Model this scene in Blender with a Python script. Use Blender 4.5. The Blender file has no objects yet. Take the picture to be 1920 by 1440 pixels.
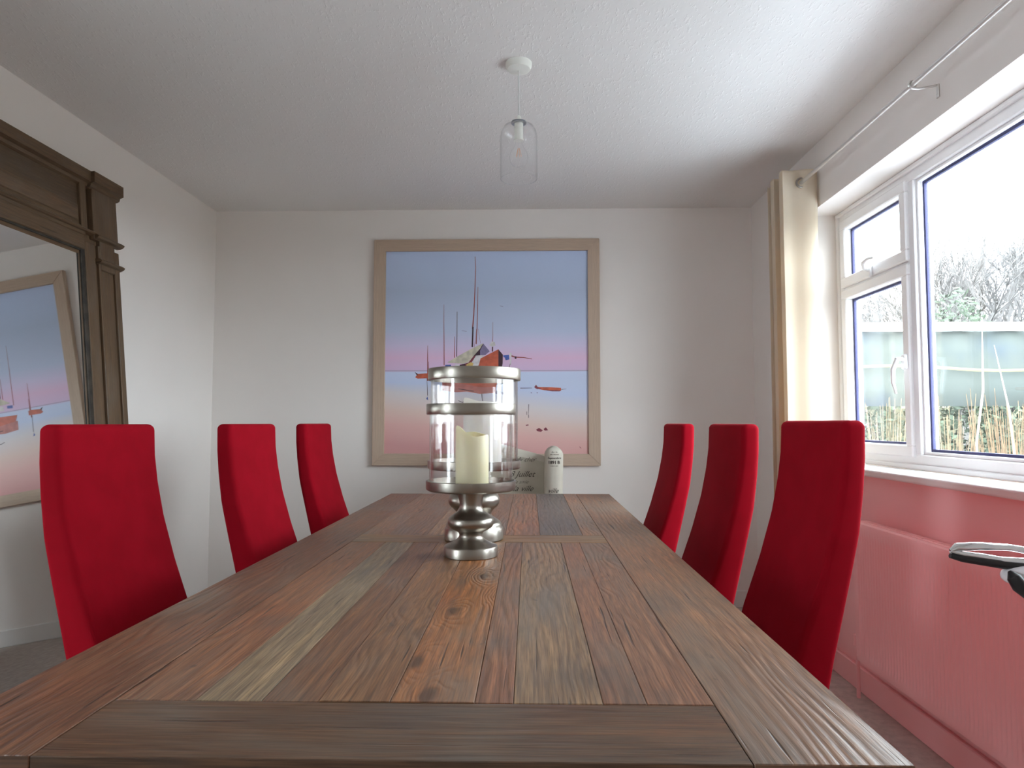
import bpy, bmesh, math, random
from mathutils import Vector, Matrix
random.seed(7)
PI = math.pi
sc = bpy.context.scene
col = sc.collection

# ---------------------------------------------------------------- camera
YAW, PITCH, FPX = math.radians(-1.4079), math.radians(3.214), 1300.0
cd = bpy.data.cameras.new('camera'); cam = bpy.data.objects.new('camera', cd); col.objects.link(cam)
cd.sensor_fit = 'HORIZONTAL'; cd.sensor_width = 36.0; cd.lens = 36.0 * FPX / 1920.0
cd.clip_start = 0.02; cd.clip_end = 300
cam.location = (0, 0, 1.085)
cam.rotation_euler = (math.radians(90) + PITCH, 0, -YAW)
sc.camera = cam
# ---------------------------------------------------------------- world, light, exposure
w = bpy.data.worlds.new('overcast_sky'); sc.world = w; w.use_nodes = True
wn = w.node_tree.nodes; wl = w.node_tree.links
bg = wn['Background']
bg.inputs[0].default_value = (0.83, 0.925, 1.0, 1); bg.inputs[1].default_value = 6.0
sc.view_settings.view_transform = 'Standard'; sc.view_settings.look = 'None'
sc.view_settings.gamma = 1.0; sc.view_settings.use_curve_mapping = False
sc.view_settings.exposure = 1.63
sc.cycles.use_denoising = True
sc.cycles.max_bounces = 14; sc.cycles.diffuse_bounces = 8; sc.cycles.transparent_max_bounces = 32
sc.cycles.sample_clamp_indirect = 12
XL, XR, YB, YF, ZC = -1.937, 1.352, 4.19, -1.3, 2.395
# daylight entering by the window (guides sampling of the sky, adds no light of its own)
pl = bpy.data.lights.new('window_daylight', 'AREA'); pl.shape = 'RECTANGLE'
pl.size = 1.16; pl.size_y = 2.34; pl.cycles.is_portal = True
plo = bpy.data.objects.new('window_daylight', pl); col.objects.link(plo)
plo.location = (1.62, 2.18, 1.50); plo.rotation_euler = (0, math.radians(90), 0)
pl2 = bpy.data.lights.new('fill_door_daylight', 'AREA'); pl2.shape = 'RECTANGLE'  # portal for the added side door, guides sampling only
pl2.size = 1.7; pl2.size_y = .6; pl2.cycles.is_portal = True
plo2 = bpy.data.objects.new('fill_door_daylight', pl2); col.objects.link(plo2)
plo2.location = (XL-.17, .50, 1.2); plo2.rotation_euler = (0, math.radians(-90), 0)

# ---------------------------------------------------------------- dimensions of the room
WY0, WY1, WZ0, WZ1 = 1.0, 3.36, 0.905, 2.092

# ---------------------------------------------------------------- helpers
def lin(r, g, b):
    f = lambda c: (c/255/12.92 if c/255 <= .04045 else ((c/255+.055)/1.055)**2.4)
    return (f(r), f(g), f(b))
class NT:
    def __init__(s, m): s.t = m.node_tree; s.n = s.t.nodes; s.l = s.t.links
    def new(s, ty, **k):
        n = s.n.new(ty)
        for a, b in k.items(): setattr(n, a, b)
        return n
    def put(s, sock, v):
        if hasattr(v, 'is_output'): s.l.new(v, sock)
        elif isinstance(v, (tuple, list)): sock.default_value = (*v, 1)[:len(sock.default_value)] if len(v) == 3 and len(sock.default_value) == 4 else v
        else: sock.default_value = v
    def m(s, op, a, b=0.0, c=None, clamp=False):
        n = s.new('ShaderNodeMath', operation=op); n.use_clamp = clamp
        s.put(n.inputs[0], a); s.put(n.inputs[1], b)
        if c is not None: s.put(n.inputs[2], c)
        return n.outputs[0]
    def ss(s, v, a, b, lo=0.0, hi=1.0):
        n = s.new('ShaderNodeMapRange', interpolation_type='SMOOTHSTEP')
        for i, x in enumerate((v, a, b, lo, hi)): s.put(n.inputs[i], x)
        return n.outputs[0]
    def mix(s, f, a, b, mode='MIX'):
        n = s.new('ShaderNodeMix', data_type='RGBA', blend_type=mode)
        s.put(n.inputs[0], f); s.put(n.inputs[6], a); s.put(n.inputs[7], b)
        return n.outputs[2]
    def xyz(s, x, y, z):
        n = s.new('ShaderNodeCombineXYZ')
        for i, v in enumerate((x, y, z)): s.put(n.inputs[i], v)
        return n.outputs[0]
    def noise(s, vec, scale=1, detail=2, rough=.5, dist=0):
        n = s.new('ShaderNodeTexNoise')
        if vec is not None: s.put(n.inputs['Vector'], vec)
        n.inputs['Scale'].default_value = scale; n.inputs['Detail'].default_value = detail
        n.inputs['Roughness'].default_value = rough; n.inputs['Distortion'].default_value = dist
        return n.outputs[0]
    def objco(s):
        n = s.new('ShaderNodeTexCoord'); return n.outputs['Object']
    def sep(s, v):
        n = s.new('ShaderNodeSeparateXYZ'); s.put(n.inputs[0], v); return n.outputs
    def bump(s, h, strength=.3, dist=.01, normal=None):
        n = s.new('ShaderNodeBump'); s.put(n.inputs['Height'], h)
        n.inputs['Strength'].default_value = strength; n.inputs['Distance'].default_value = dist
        if normal is not None: s.put(n.inputs['Normal'], normal)
        return n.outputs[0]
def mat(name, color, rough=.6, metal=0.0, **k):
    m = bpy.data.materials.new(name); m.use_nodes = True
    p = m.node_tree.nodes['Principled BSDF']
    p.inputs['Base Color'].default_value = (*color, 1); p.inputs['Roughness'].default_value = rough
    p.inputs['Metallic'].default_value = metal
    for a, b in k.items():
        p.inputs[a].default_value = b
    return m
def P(m): return m.node_tree.nodes['Principled BSDF']
def var(name, color, rough=.6, scale=8, amt=.12, bump=0.0, bscale=60, bdist=.002, stretch=(1, 1, 1), **k):
    m = mat(name, color, rough, **k); t = NT(m); co = t.objco()
    mp = t.new('ShaderNodeMapping'); t.put(mp.inputs[0], co); mp.inputs['Scale'].default_value = stretch
    n = t.noise(mp.outputs[0], scale, 3)
    c = t.mix(t.ss(n, .3, .7), tuple(x*(1-amt) for x in color), tuple(min(1, x*(1+amt)) for x in color))
    t.put(P(m).inputs['Base Color'], c)
    if bump: t.put(P(m).inputs['Normal'], t.bump(t.noise(mp.outputs[0], bscale, 3), bump, bdist))
    return m
def obj(name, bm, mats, parent=None, smooth=False, loc=None):
    me = bpy.data.meshes.new(name); bm.normal_update(); bm.to_mesh(me); bm.free()
    for m in (mats if isinstance(mats, (list, tuple)) else [mats]): me.materials.append(m)
    if smooth:
        for p in me.polygons: p.use_smooth = True
        try: me.set_sharp_from_angle(angle=math.radians(38))
        except Exception: pass
    o = bpy.data.objects.new(name, me); col.objects.link(o)
    if parent: o.parent = parent
    if loc: o.location = loc
    return o
def tag(o, label=None, cat=None, group=None, kind=None):
    if label: o['label'] = label
    if cat: o['category'] = cat
    if group: o['group'] = group
    if kind: o['kind'] = kind
    return o
def thing(name, label, cat, loc=(0, 0, 0), rz=0, group=None, kind=None):
    o = bpy.data.objects.new(name, None); col.objects.link(o); o.empty_display_size = .1
    o.location = loc; o.rotation_euler = (0, 0, rz)
    return tag(o, label, cat, group, kind)
def dup(root, loc, rz, label):
    r = root.copy(); col.objects.link(r); r.location = loc; r.rotation_euler = (0, 0, rz); r['label'] = label
    for ch in list(root.children):
        c = ch.copy(); col.objects.link(c); c.parent = r
        for g in ch.children:
            d = g.copy(); col.objects.link(d); d.parent = c
    return r
def box(bm, x0, x1, y0, y1, z0, z1, bev=0.0, mi=0, seg=1):
    b2 = bmesh.new()
    vs = [b2.verts.new((x, y, z)) for x in (x0, x1) for y in (y0, y1) for z in (z0, z1)]
    for f in ((0,1,3,2),(4,6,7,5),(0,4,5,1),(2,3,7,6),(0,2,6,4),(1,5,7,3)): b2.faces.new([vs[i] for i in f])
    if bev: bmesh.ops.bevel(b2, geom=b2.edges[:], offset=bev, segments=seg, affect='EDGES', profile=.5)
    merge(bm, b2, mi)
def merge(bm, b2, mi=0, M=None):
    if M is not None: b2.transform(M)
    mp = {v: bm.verts.new(v.co) for v in b2.verts}
    out = []
    for f in b2.faces:
        g = bm.faces.new([mp[v] for v in f.verts]); g.material_index = mi if mi is not None else f.material_index; out.append(g)
    b2.free(); return out
def loft(bm, rings, cap0=True, cap1=True, closed=True, mi=0):
    R = [[bm.verts.new(p) for p in r] for r in rings]; n = len(R[0])
    for a, b in zip(R, R[1:]):
        for i in range(n if closed else n-1):
            f = bm.faces.new((a[i], a[(i+1) % n], b[(i+1) % n], b[i])); f.material_index = mi
    if cap0: bm.faces.new(list(reversed(R[0]))).material_index = mi
    if cap1: bm.faces.new(R[-1]).material_index = mi
def lathe(bm, prof, seg=48, c=(0, 0, 0), mi=0, cap0=False, cap1=False):
    rings = [[(c[0]+r*math.cos(2*PI*i/seg), c[1]+r*math.sin(2*PI*i/seg), c[2]+z) for i in range(seg)] for r, z in prof]
    loft(bm, rings, cap0, cap1, True, mi)
def tube(bm, pts, rad, seg=8, mi=0, cap=True):
    pts = [Vector(p) for p in pts]; rings = []
    rads = rad if isinstance(rad, (list, tuple)) else [rad]*len(pts)
    up = None
    for i, p in enumerate(pts):
        d = (pts[min(i+1, len(pts)-1)] - pts[max(i-1, 0)]).normalized()
        if up is None: up = Vector((0, 0, 1)) if abs(d.z) < .9 else Vector((1, 0, 0))
        a = d.cross(up).normalized(); b = a.cross(d).normalized(); up = b
        rings.append([p + (a*math.cos(2*PI*k/seg) + b*math.sin(2*PI*k/seg))*rads[i] for k in range(seg)])
    loft(bm, rings, cap, cap, True, mi)
def rrect(cx, cy, hx, hy, r, z, n=5):
    r = min(r, hx*.999, hy*.999); out = []
    for q, (sx, sy) in enumerate(((1, 1), (-1, 1), (-1, -1), (1, -1))):
        for k in range(n+1):
            a = PI/2*(q + k/n)
            out.append((cx + sx*(hx-r) + r*math.cos(a), cy + sy*(hy-r) + r*math.sin(a), z))
    return out
def torus(bm, c, R, r, axis='Y', seg=28, s2=8):
    rings = []
    for i in range(seg):
        a = 2*PI*i/seg; ring = []
        for k in range(s2):
            b = 2*PI*k/s2; rr = R + r*math.cos(b); h = r*math.sin(b)
            p = {'Y': (rr*math.cos(a), h, rr*math.sin(a)), 'Z': (rr*math.cos(a), rr*math.sin(a), h), 'X': (h, rr*math.cos(a), rr*math.sin(a))}[axis]
            ring.append(tuple(c[j]+p[j] for j in range(3)))
        rings.append(ring)
    rings.append(rings[0])
    loft(bm, rings, False, False)
    bmesh.ops.remove_doubles(bm, verts=bm.verts[:], dist=1e-6)

# ---------------------------------------------------------------- materials
M_wall = var('white_wall_paint', (.82, .775, .74), .85, 3, .01, .08, 180, .001)
M_pink = var('pink_lower_wall', (.93, .55, .55), .75, 3, .02, .08, 180, .001)  # pink base colour for the wall piece below the window
M_ceil = mat('textured_ceiling_paint', (.78, .76, .74), .8)
t = NT(M_ceil); co = t.objco()
mp = t.new('ShaderNodeMapping'); t.put(mp.inputs[0], co); mp.inputs['Scale'].default_value = (1, .42, 1)
n1 = t.noise(mp.outputs[0], 105, 2, .5); n2 = t.noise(mp.outputs[0], 45, 2)
h = t.m('ADD', t.ss(n1, .54, .74), t.m('MULTIPLY', n2, .5))
t.put(P(M_ceil).inputs['Normal'], t.bump(h, .36, .003))
M_carpet = var('beige_carpet', (.47, .41, .37), .95, 30, .12, .5, 300, .004)
M_upvc = mat('white_upvc', (.86, .86, .87), .3)
M_gasket = mat('dark_blue_spacer_bar', (.03, .03, .12), .5)
M_gloss_white = mat('white_gloss_paint', (.80, .79, .77), .35)
M_rad = var('pale_pink_radiator_skirting', (.94, .52, .52), .4, 3, .02)  # pale pink base colour shared by the radiator and right skirting
M_red = mat('red_velour', (.40, .006, .016), .85)
P(M_red).inputs['Sheen Weight'].default_value = .15; P(M_red).inputs['Sheen Roughness'].default_value = .3
P(M_red).inputs['Sheen Tint'].default_value = (1, .12, .16, 1); P(M_red).inputs['Specular IOR Level'].default_value = .05
t = NT(M_red); n = t.noise(t.objco(), 14, 3)
t.put(P(M_red).inputs['Base Color'], t.mix(t.ss(n, .3, .7), (.255, .0030, .010), (.285, .0036, .012)))
t.put(P(M_red).inputs['Normal'], t.bump(t.noise(t.objco(), 700, 2), .15, .001))
M_darkwood = var('dark_stained_wood', (.035, .02, .012), .4, 20, .3, stretch=(1, 1, .1))
M_nickel = mat('brushed_nickel', (.34, .31, .27), .24, 1.0)
t = NT(M_nickel); sx = t.sep(t.objco())
t.put(P(M_nickel).inputs['Roughness'], t.ss(t.noise(t.xyz(sx[0], sx[1], t.m('MULTIPLY', sx[2], 60)), 18, 3), .2, .8, .28, .40))
M_pole = mat('satin_steel', (.70, .68, .66), .35, .8)
M_chrome = mat('polished_chrome', (.80, .80, .82), .07, 1.0)
M_black = mat('black_rubber', (.012, .010, .012), .4)
M_wax = mat('cream_wax', (.80, .74, .50), .5); P(M_wax).inputs['Subsurface Weight'].default_value = .35
P(M_wax).inputs['Subsurface Radius'].default_value = (.02, .015, .008); P(M_wax).inputs['Subsurface Scale'].default_value = .6
M_wax2 = mat('white_wax', (.90, .87, .81), .5); P(M_wax2).inputs['Subsurface Weight'].default_value = .3
P(M_wax2).inputs['Subsurface Radius'].default_value = (.02, .015, .01); P(M_wax2).inputs['Subsurface Scale'].default_value = .6
M_plastic = mat('white_plastic', (.80, .80, .74), .4)
M_cord = mat('white_flex', (.66, .66, .64), .5)
M_greyring = mat('grey_metal_ring', (.25, .27, .30), .35, .6)
M_fil = mat('amber_filament', (.8, .35, .1), .4)
def glass(name, k=1.3, tint=(1, 1, 1), rough=0.0, ior=1.45):
    m = bpy.data.materials.new(name); m.use_nodes = True; t = NT(m); t.n.clear()
    out = t.new('ShaderNodeOutputMaterial'); tr = t.new('ShaderNodeBsdfTransparent'); gl = t.new('ShaderNodeBsdfGlossy')
    tr.inputs[0].default_value = (*tint, 1); gl.inputs['Roughness'].default_value = rough
    lw = t.new('ShaderNodeLayerWeight'); lw.inputs[0].default_value = .5
    fr = t.m('MULTIPLY_ADD', t.m('POWER', lw.outputs['Facing'], 4.6), .96, .04)
    mx = t.new('ShaderNodeMixShader'); t.put(mx.inputs[0], t.m('MULTIPLY', fr, k, clamp=True))
    t.l.new(tr.outputs[0], mx.inputs[1]); t.l.new(gl.outputs[0], mx.inputs[2]); t.l.new(mx.outputs[0], out.inputs[0])
    return m
M_pane = glass('window_glass', 1.0, (.97, .985, .98))
M_lglass = glass('lantern_glass', 1.0, (.98, .975, .975), .01)
M_jar = glass('jar_glass', .8, (.996, .996, .998), .01)
M_mirror = mat('mirror_silver', (.82, .83, .82), .02, 1.0)

def wood_mat(name, rough=.36, plank=True, base=(.2, .11, .07), bumps=1.0, contrast=1.0, amp=1.0, wear=1.0):
    """board wood: UV in metres, u across the board and v along the grain; per-board colour in the attribute board_colour"""
    m = mat(name, base, rough); t = NT(m)
    uv = t.new('ShaderNodeUVMap'); uv.uv_map = 'UVMap'; s = t.sep(uv.outputs[0]); u, v = s[0], s[1]
    if plank:
        a = t.new('ShaderNodeAttribute'); a.attribute_name = 'board_colour'; basec = a.outputs['Color']; knotty = a.outputs['Alpha']
    else: basec = base; knotty = .35
    vo = t.new('ShaderNodeTexVoronoi', voronoi_dimensions='2D', feature='F1')
    wv = t.noise(t.xyz(t.m('MULTIPLY', u, 30), t.m('MULTIPLY', v, 12), 0), 1, 2)
    t.put(vo.inputs['Vector'], t.xyz(t.m('ADD', t.m('MULTIPLY', u, 11), t.m('MULTIPLY', wv, .25)), t.m('ADD', t.m('MULTIPLY', v, 4.2), t.m('MULTIPLY', wv, .2)), 0)); vo.inputs['Scale'].default_value = 1
    d = vo.outputs['Distance']
    kn = t.m('MULTIPLY', t.ss(d, .0, .5, 1, 0), knotty)
    core = t.m('MULTIPLY', t.ss(d, .05, .15, 1, 0), knotty, clamp=True)
    low = t.noise(t.xyz(t.m('MULTIPLY', u, 9), t.m('MULTIPLY', v, 1.5), 3.1), 1, 2, .5)
    low2 = t.noise(t.xyz(t.m('MULTIPLY', u, 4), t.m('MULTIPLY', v, .8), 9.1), 1, 1, .5)
    field = t.m('ADD', t.m('MULTIPLY', u, 62), t.m('ADD', t.m('MULTIPLY', low, 6*amp), t.m('MULTIPLY', kn, 4)))
    band = t.m('MULTIPLY_ADD', t.m('SINE', t.m('MULTIPLY', field, 2*PI)), .5, .5)
    band = t.m('MULTIPLY', t.m('POWER', band, 1.6), t.ss(low2, .35, .62, .25, 1.0))
    fine = t.noise(t.xyz(t.m('MULTIPLY', u, 420), t.m('MULTIPLY', v, 14), 0), 1, 2, .6)
    fine2 = t.noise(t.xyz(t.m('MULTIPLY', u, 120), t.m('MULTIPLY', v, 3), 5), 1, 3, .6)
    crack = t.ss(t.noise(t.xyz(t.m('MULTIPLY', u, 95), t.m('MULTIPLY', v, 3.4), 7), 1, 2, .5), .66, .72)
    blot = t.noise(t.xyz(t.m('MULTIPLY', u, 7), t.m('MULTIPLY', v, 3.5), 2), 1, 3, .6)
    spot = t.ss(t.noise(t.xyz(t.m('MULTIPLY', u, 38), t.m('MULTIPLY', v, 22), 4), 1, 2, .5), .68, .80)
    mul = lambda cc, k: t.mix(1.0, cc, k, 'MULTIPLY')
    big = t.noise(t.xyz(t.m('MULTIPLY', u, 5), t.m('MULTIPLY', v, 2.2), 12), 1, 3, .6)
    streak = t.ss(t.noise(t.xyz(t.m('MULTIPLY', u, 55), t.m('MULTIPLY', v, 1.1), 15), 1, 2, .5), .56, .72)
    c = t.mix(t.m('MULTIPLY', band, .42*contrast), basec, mul(basec, (.50, .44, .40)))
    fk = lambda k: tuple(1+(x-1)*min(1.0, wear+.1) for x in k)
    c = t.mix(t.ss(fine2, .36, .68), mul(c, fk((.86, .83, .80))), mul(c, fk((1.30, 1.23, 1.12))))
    c = t.mix(t.ss(fine, .25, .75), mul(c, fk((.62, .59, .56))), mul(c, fk((1.36, 1.32, 1.24))))
    c = t.mix(t.m('MULTIPLY', t.ss(big, .50, .70), .50*wear), c, (.160, .135, .108))
    c = t.mix(t.m('MULTIPLY', t.ss(big, .48, .30), .45*wear), c, mul(c, (1.35, 1.0, .78)))
    c = t.mix(t.m('MULTIPLY', t.ss(blot, .54, .74), .55*wear), c, (.085, .068, .056))
    c = t.mix(t.m('MULTIPLY', streak, .38*wear), c, mul(c, (1.7, 1.55, 1.3)))
    c = t.mix(t.m('MULTIPLY', core, .8*wear), c, (.05, .026, .016))
    c = t.mix(t.m('MULTIPLY', crack, .85*wear), c, (.02, .013, .01))
    c = t.mix(t.m('MULTIPLY', spot, .75*wear), c, (.03, .022, .018))
    t.put(P(m).inputs['Base Color'], c)
    h = t.m('ADD', t.m('MULTIPLY', band, -.55), t.m('MULTIPLY', fine, .22))
    h = t.m('ADD', h, t.m('ADD', t.m('MULTIPLY', crack, -.9), t.m('MULTIPLY', fine2, .35)))
    t.put(P(m).inputs['Normal'], t.bump(h, .55*bumps, .0022))
    t.put(P(m).inputs['Roughness'], t.m('ADD', t.m('MULTIPLY', fine2, .22), rough-.1))
    return m
M_table = wood_mat('reclaimed_table_wood', .40)
M_mframe = wood_mat('aged_oak', .6, True, bumps=.5, contrast=.45, amp=.4, wear=.5)
M_pframe = wood_mat('limed_wood', .55, True, bumps=.2, contrast=.12, amp=.3, wear=.08)

def board(bm, uvl, cl, x0, x1, y0, y1, z0, z1, along, colr, knot=.3, bev=.0012, seed=None, mi=0):
    """one wooden board with its own uv offset and colour; along = 'x','y' or 'z'"""
    n0 = len(bm.faces); b2 = bmesh.new(); box(b2, x0, x1, y0, y1, z0, z1, bev)
    fs = merge(bm, b2, mi); bm.normal_update()
    ox, oy = random.uniform(0, 30), random.uniform(0, 30)
    if seed is not None: ox, oy = seed
    paint(fs, uvl, cl, along, colr, knot, ox, oy)
def paint(fs, uvl, cl, along, colr, knot, ox, oy):
    for f in fs:
        f.normal_update(); nn = f.normal; ax = max(range(3), key=lambda i: abs(nn[i])); ia = 'xyz'.index(along)
        oth = [i for i in range(3) if i != ax and i != ia]
        for l in f.loops:
            p = l.vert.co
            if ax == ia: uu, vv = p[(ia+1) % 3], p[(ia+2) % 3]*.2
            else: uu, vv = p[oth[0]], p[ia]
            l[uvl].uv = (uu+ox, vv+oy); l[cl] = (*colr, knot)
def wbm():
    bm = bmesh.new(); return bm, bm.loops.layers.uv.new('UVMap'), bm.loops.layers.float_color.new('board_colour')

# ---------------------------------------------------------------- room shell
bm = bmesh.new(); box(bm, XL-.15, XR+.25, YF-.15, YB+.15, -.12, 0); tag(obj('floor', bm, M_carpet), 'beige carpet floor', 'floor', kind='structure')
bm = bmesh.new(); box(bm, XL-.15, XR+.25, YF-.15, YB+.15, ZC, ZC+.12); tag(obj('ceiling', bm, M_ceil), 'white ceiling with stippled texture', 'ceiling', kind='structure')
DY0, DY1, DZ0, DZ1 = .23, .77, .40, 2.00  # opening cut for the added fill door
bm = bmesh.new(); box(bm, XL-.15, XL, YF, DY0, 0, ZC); box(bm, XL-.15, XL, DY1, YB, 0, ZC); box(bm, XL-.15, XL, DY0, DY1, DZ1, ZC); box(bm, XL-.15, XL, DY0, DY1, 0, DZ0); tag(obj('wall_left', bm, M_wall), 'white left wall', 'wall', kind='structure')
bm = bmesh.new(); box(bm, XL-.15, XR+.25, YB, YB+.15, 0, ZC); tag(obj('wall_back', bm, M_wall), 'white end wall', 'wall', kind='structure')
bm = bmesh.new(); box(bm, XL-.15, XR+.25, YF-.15, YF, 0, ZC); tag(obj('wall_front', bm, M_wall), 'white wall behind the camera', 'wall', kind='structure')
bm = bmesh.new()
box(bm, XR, XR+.25, YF, YB, WZ1, ZC); box(bm, XR, XR+.25, YF, WY0, 0, WZ1)
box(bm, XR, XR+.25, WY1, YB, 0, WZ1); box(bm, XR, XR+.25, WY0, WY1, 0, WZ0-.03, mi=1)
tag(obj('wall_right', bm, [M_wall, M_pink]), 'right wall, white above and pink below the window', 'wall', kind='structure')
def skirting(name, x0, x1, y0, y1, m, lab):
    bm = bmesh.new(); box(bm, x0, x1, y0, y1, 0, .10, .004); tag(obj(name, bm, m), lab, 'skirting board', kind='structure')
skirting('baseboard_left', XL, XL+.016, YF, YB-.016, M_gloss_white, 'white skirting along the left wall')
skirting('baseboard_back', XL, XR, YB-.016, YB, M_gloss_white, 'white skirting along the end wall')
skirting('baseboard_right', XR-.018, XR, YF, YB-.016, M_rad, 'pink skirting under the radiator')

# ---------------------------------------------------------------- window
win = thing('window_1', 'white plastic framed window with small top vent', 'window', (XR+.148, WY0, WZ0), kind='structure')
def wob(name, f, m=M_upvc, parent=win, **k):
    bm = bmesh.new(); f(bm); o = obj(name, bm, m, parent, **k); return o
Wy = WY1-WY0; Wz = WZ1-WZ0     # local: x outwards, y along wall (0 = near), z up
def ring_frame(bm, y0, y1, z0, z1, wd, x0, x1, bev=.004):
    box(bm, x0, x1, y0, y1, z0, z0+wd, bev); box(bm, x0, x1, y0, y1, z1-wd, z1, bev)
    box(bm, x0, x1, y0, y0+wd, z0+wd-.003, z1-wd+.003, bev); box(bm, x0, x1, y1-wd, y1, z0+wd-.003, z1-wd+.003, bev)
OF = .058
wob('outer_frame', lambda b: (ring_frame(b, 0, Wy, 0, Wz, OF, 0, .07), ring_frame(b, 0, Wy, 0, Wz, .02, -.012, .01)))
mul = [(2.700-WY0, 2.748-WY0), (Wy-(2.748-WY0), Wy-(2.700-WY0))]
for a, b_ in mul: wob('mullion', lambda b: box(b, 0, .07, a, b_, OF-.003, Wz-OF+.003, .004))
# big fixed pane between the mullions
fy0, fy1 = mul[1][1], mul[0][0]
wob('glazing_bead', lambda b: ring_frame(b, fy0, fy1, OF, Wz-OF, .012, .012, .03, .002))
g = wob('spacer_bar', lambda b: ring_frame(b, fy0+.010, fy1-.010, OF+.010, Wz-OF-.010, .012, .031, .045, .001), M_gasket)
wob('pane', lambda b: box(b, .035, .039, fy0+.008, fy1-.008, OF+.008, Wz-OF-.008), M_pane)
zt = (1.70-WZ0, 1.735-WZ0)     # transom
def arm_handle(b, c, d, up):
    # c = pivot, arm curving down (casement) or sideways (vent)
    box(b, c[0]-.012, c[0]+.003, c[1]-.014, c[1]+.014, c[2]-.03, c[2]+.03, .004)
    if up:
        tube(b, [(c[0]-.005, c[1], c[2]+.012), (c[0]-.035, c[1]-.004, c[2]+.01), (c[0]-.048, c[1]+.006, c[2]-.03), (c[0]-.045, c[1]+.014, c[2]-.08), (c[0]-.036, c[1]+.010, c[2]-.125)], [.009, .010, .009, .007, .004], 10)
    else:
        tube(b, [(c[0]-.002, c[1], c[2]), (c[0]-.030, c[1], c[2]+.012), (c[0]-.042, c[1]-.02, c[2]+.03), (c[0]-.042, c[1]-.06, c[2]+.038), (c[0]-.036, c[1]-.10, c[2]+.034)], [.010, .010, .009, .007, .004], 10)
for side in (0, 1):
    if side == 0: y0, y1 = mul[0][1], Wy-OF
    else: y0, y1 = OF, mul[1][0]
    wob('transom', lambda b: box(b, 0, .07, y0-.003, y1+.003, zt[0], zt[1], .004))
    for nm, z0, z1, vent in (('casement_sash', OF, zt[0], False), ('vent_sash', zt[1], Wz-OF, True)):
        s = wob(nm, lambda b: ring_frame(b, y0-.012, y1+.012, z0-.012, z1+.012, .047, -.014, .05, .005))
        gy0, gy1, gz0, gz1 = y0+.035, y1-.035, z0+.035, z1-.035
        wob('spacer_bar', lambda b: ring_frame(b, gy0, gy1, gz0, gz1, .010, .020, .034, .001), M_gasket, s)
        wob('pane', lambda b: box(b, .024, .028, gy0-.01, gy1+.01, gz0-.01, gz1+.01), M_pane, s)
        if vent: wob('handle', lambda b: arm_handle(b, (-.016, (y0+y1)/2-.01, z0+.01), 0, False), M_upvc, s, smooth=True)
        else: wob('handle', lambda b: arm_handle(b, (-.016, y0+.012 if side == 0 else y1-.012, .42), 0, True), M_upvc, s, smooth=True)
wob('sill_board', lambda b: box(b, -.178, 0, -.02, Wy-.0, -.03, -.001, .008, seg=3), M_gloss_white)

# unseen glazed door added in the left wall to let in fill light
w2 = thing('fill_door_1', 'white glazed side door added out of view beside the camera for fill light', 'door', (XL-.10, 0, 0), kind='structure')
bm = bmesh.new(); W_ = .06
for y0_, y1_, a, b_ in ((DY0, DY0+W_, DZ0, DZ1), (DY1-W_, DY1, DZ0, DZ1), (DY0+W_, DY1-W_, DZ0, DZ0+W_), (DY0+W_, DY1-W_, DZ1-W_, DZ1)): box(bm, 0, .05, y0_, y1_, a, b_)
obj('fill_door_frame', bm, M_upvc, w2); bm = bmesh.new(); box(bm, .02, .026, DY0+.03, DY1-.03, DZ0+.03, DZ1-.03); obj('pane', bm, M_pane, w2)

# ---------------------------------------------------------------- curtain pole, curtain
RX, RZ = XR-.085, 2.200
pole = thing('curtain_pole', 'slim metal curtain pole running above the window', 'curtain pole', (RX, 2.2, RZ))
bm = bmesh.new(); tube(bm, [(0, -1.75, 0), (0, 1.36, 0)], .0085, 12); tube(bm, [(0, -1.79, 0), (0, -1.75, 0)], .014, 12); tube(bm, [(0, 1.35, 0), (0, 1.385, 0)], .014, 12)
obj('rod', bm, M_pole, pole, True)
for y in (.062, -1.5, 1.30):
    bm = bmesh.new()
    tube(bm, [(0, y, -.013), (.02, y, -.014), (.078, y, -.004), (.080, y, -.012), (.080, y, -.034)], .0038, 8)
    box(bm, .079, .0848, y-.007, y+.007, -.045, .0, .001); torus(bm, (0, y, 0), .0125, .0035, 'Y', 20, 6)
    obj('bracket', bm, M_pole, pole, True)
M_curt = mat('cream_curtain_cloth', (.82, .735, .60), .9); t = NT(M_curt)
P(M_curt).inputs['Sheen Weight'].default_value = .2
t.put(P(M_curt).inputs['Normal'], t.bump(t.noise(t.objco(), 900, 2), .15, .001))
tl = t.new('ShaderNodeBsdfTranslucent'); tl.inputs[0].default_value = (.76, .63, .45, 1); mx = t.new('ShaderNodeMixShader')
mx.inputs[0].default_value = .42; o_ = t.n['Material Output']; t.l.new(P(M_curt).outputs[0], mx.inputs[1]); t.l.new(tl.outputs[0], mx.inputs[2]); t.l.new(mx.outputs[0], o_.inputs[0])
cur = thing('curtain', 'cream eyelet curtain drawn back in folds left of the window', 'curtain', (RX, 3.2, 0))
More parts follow.
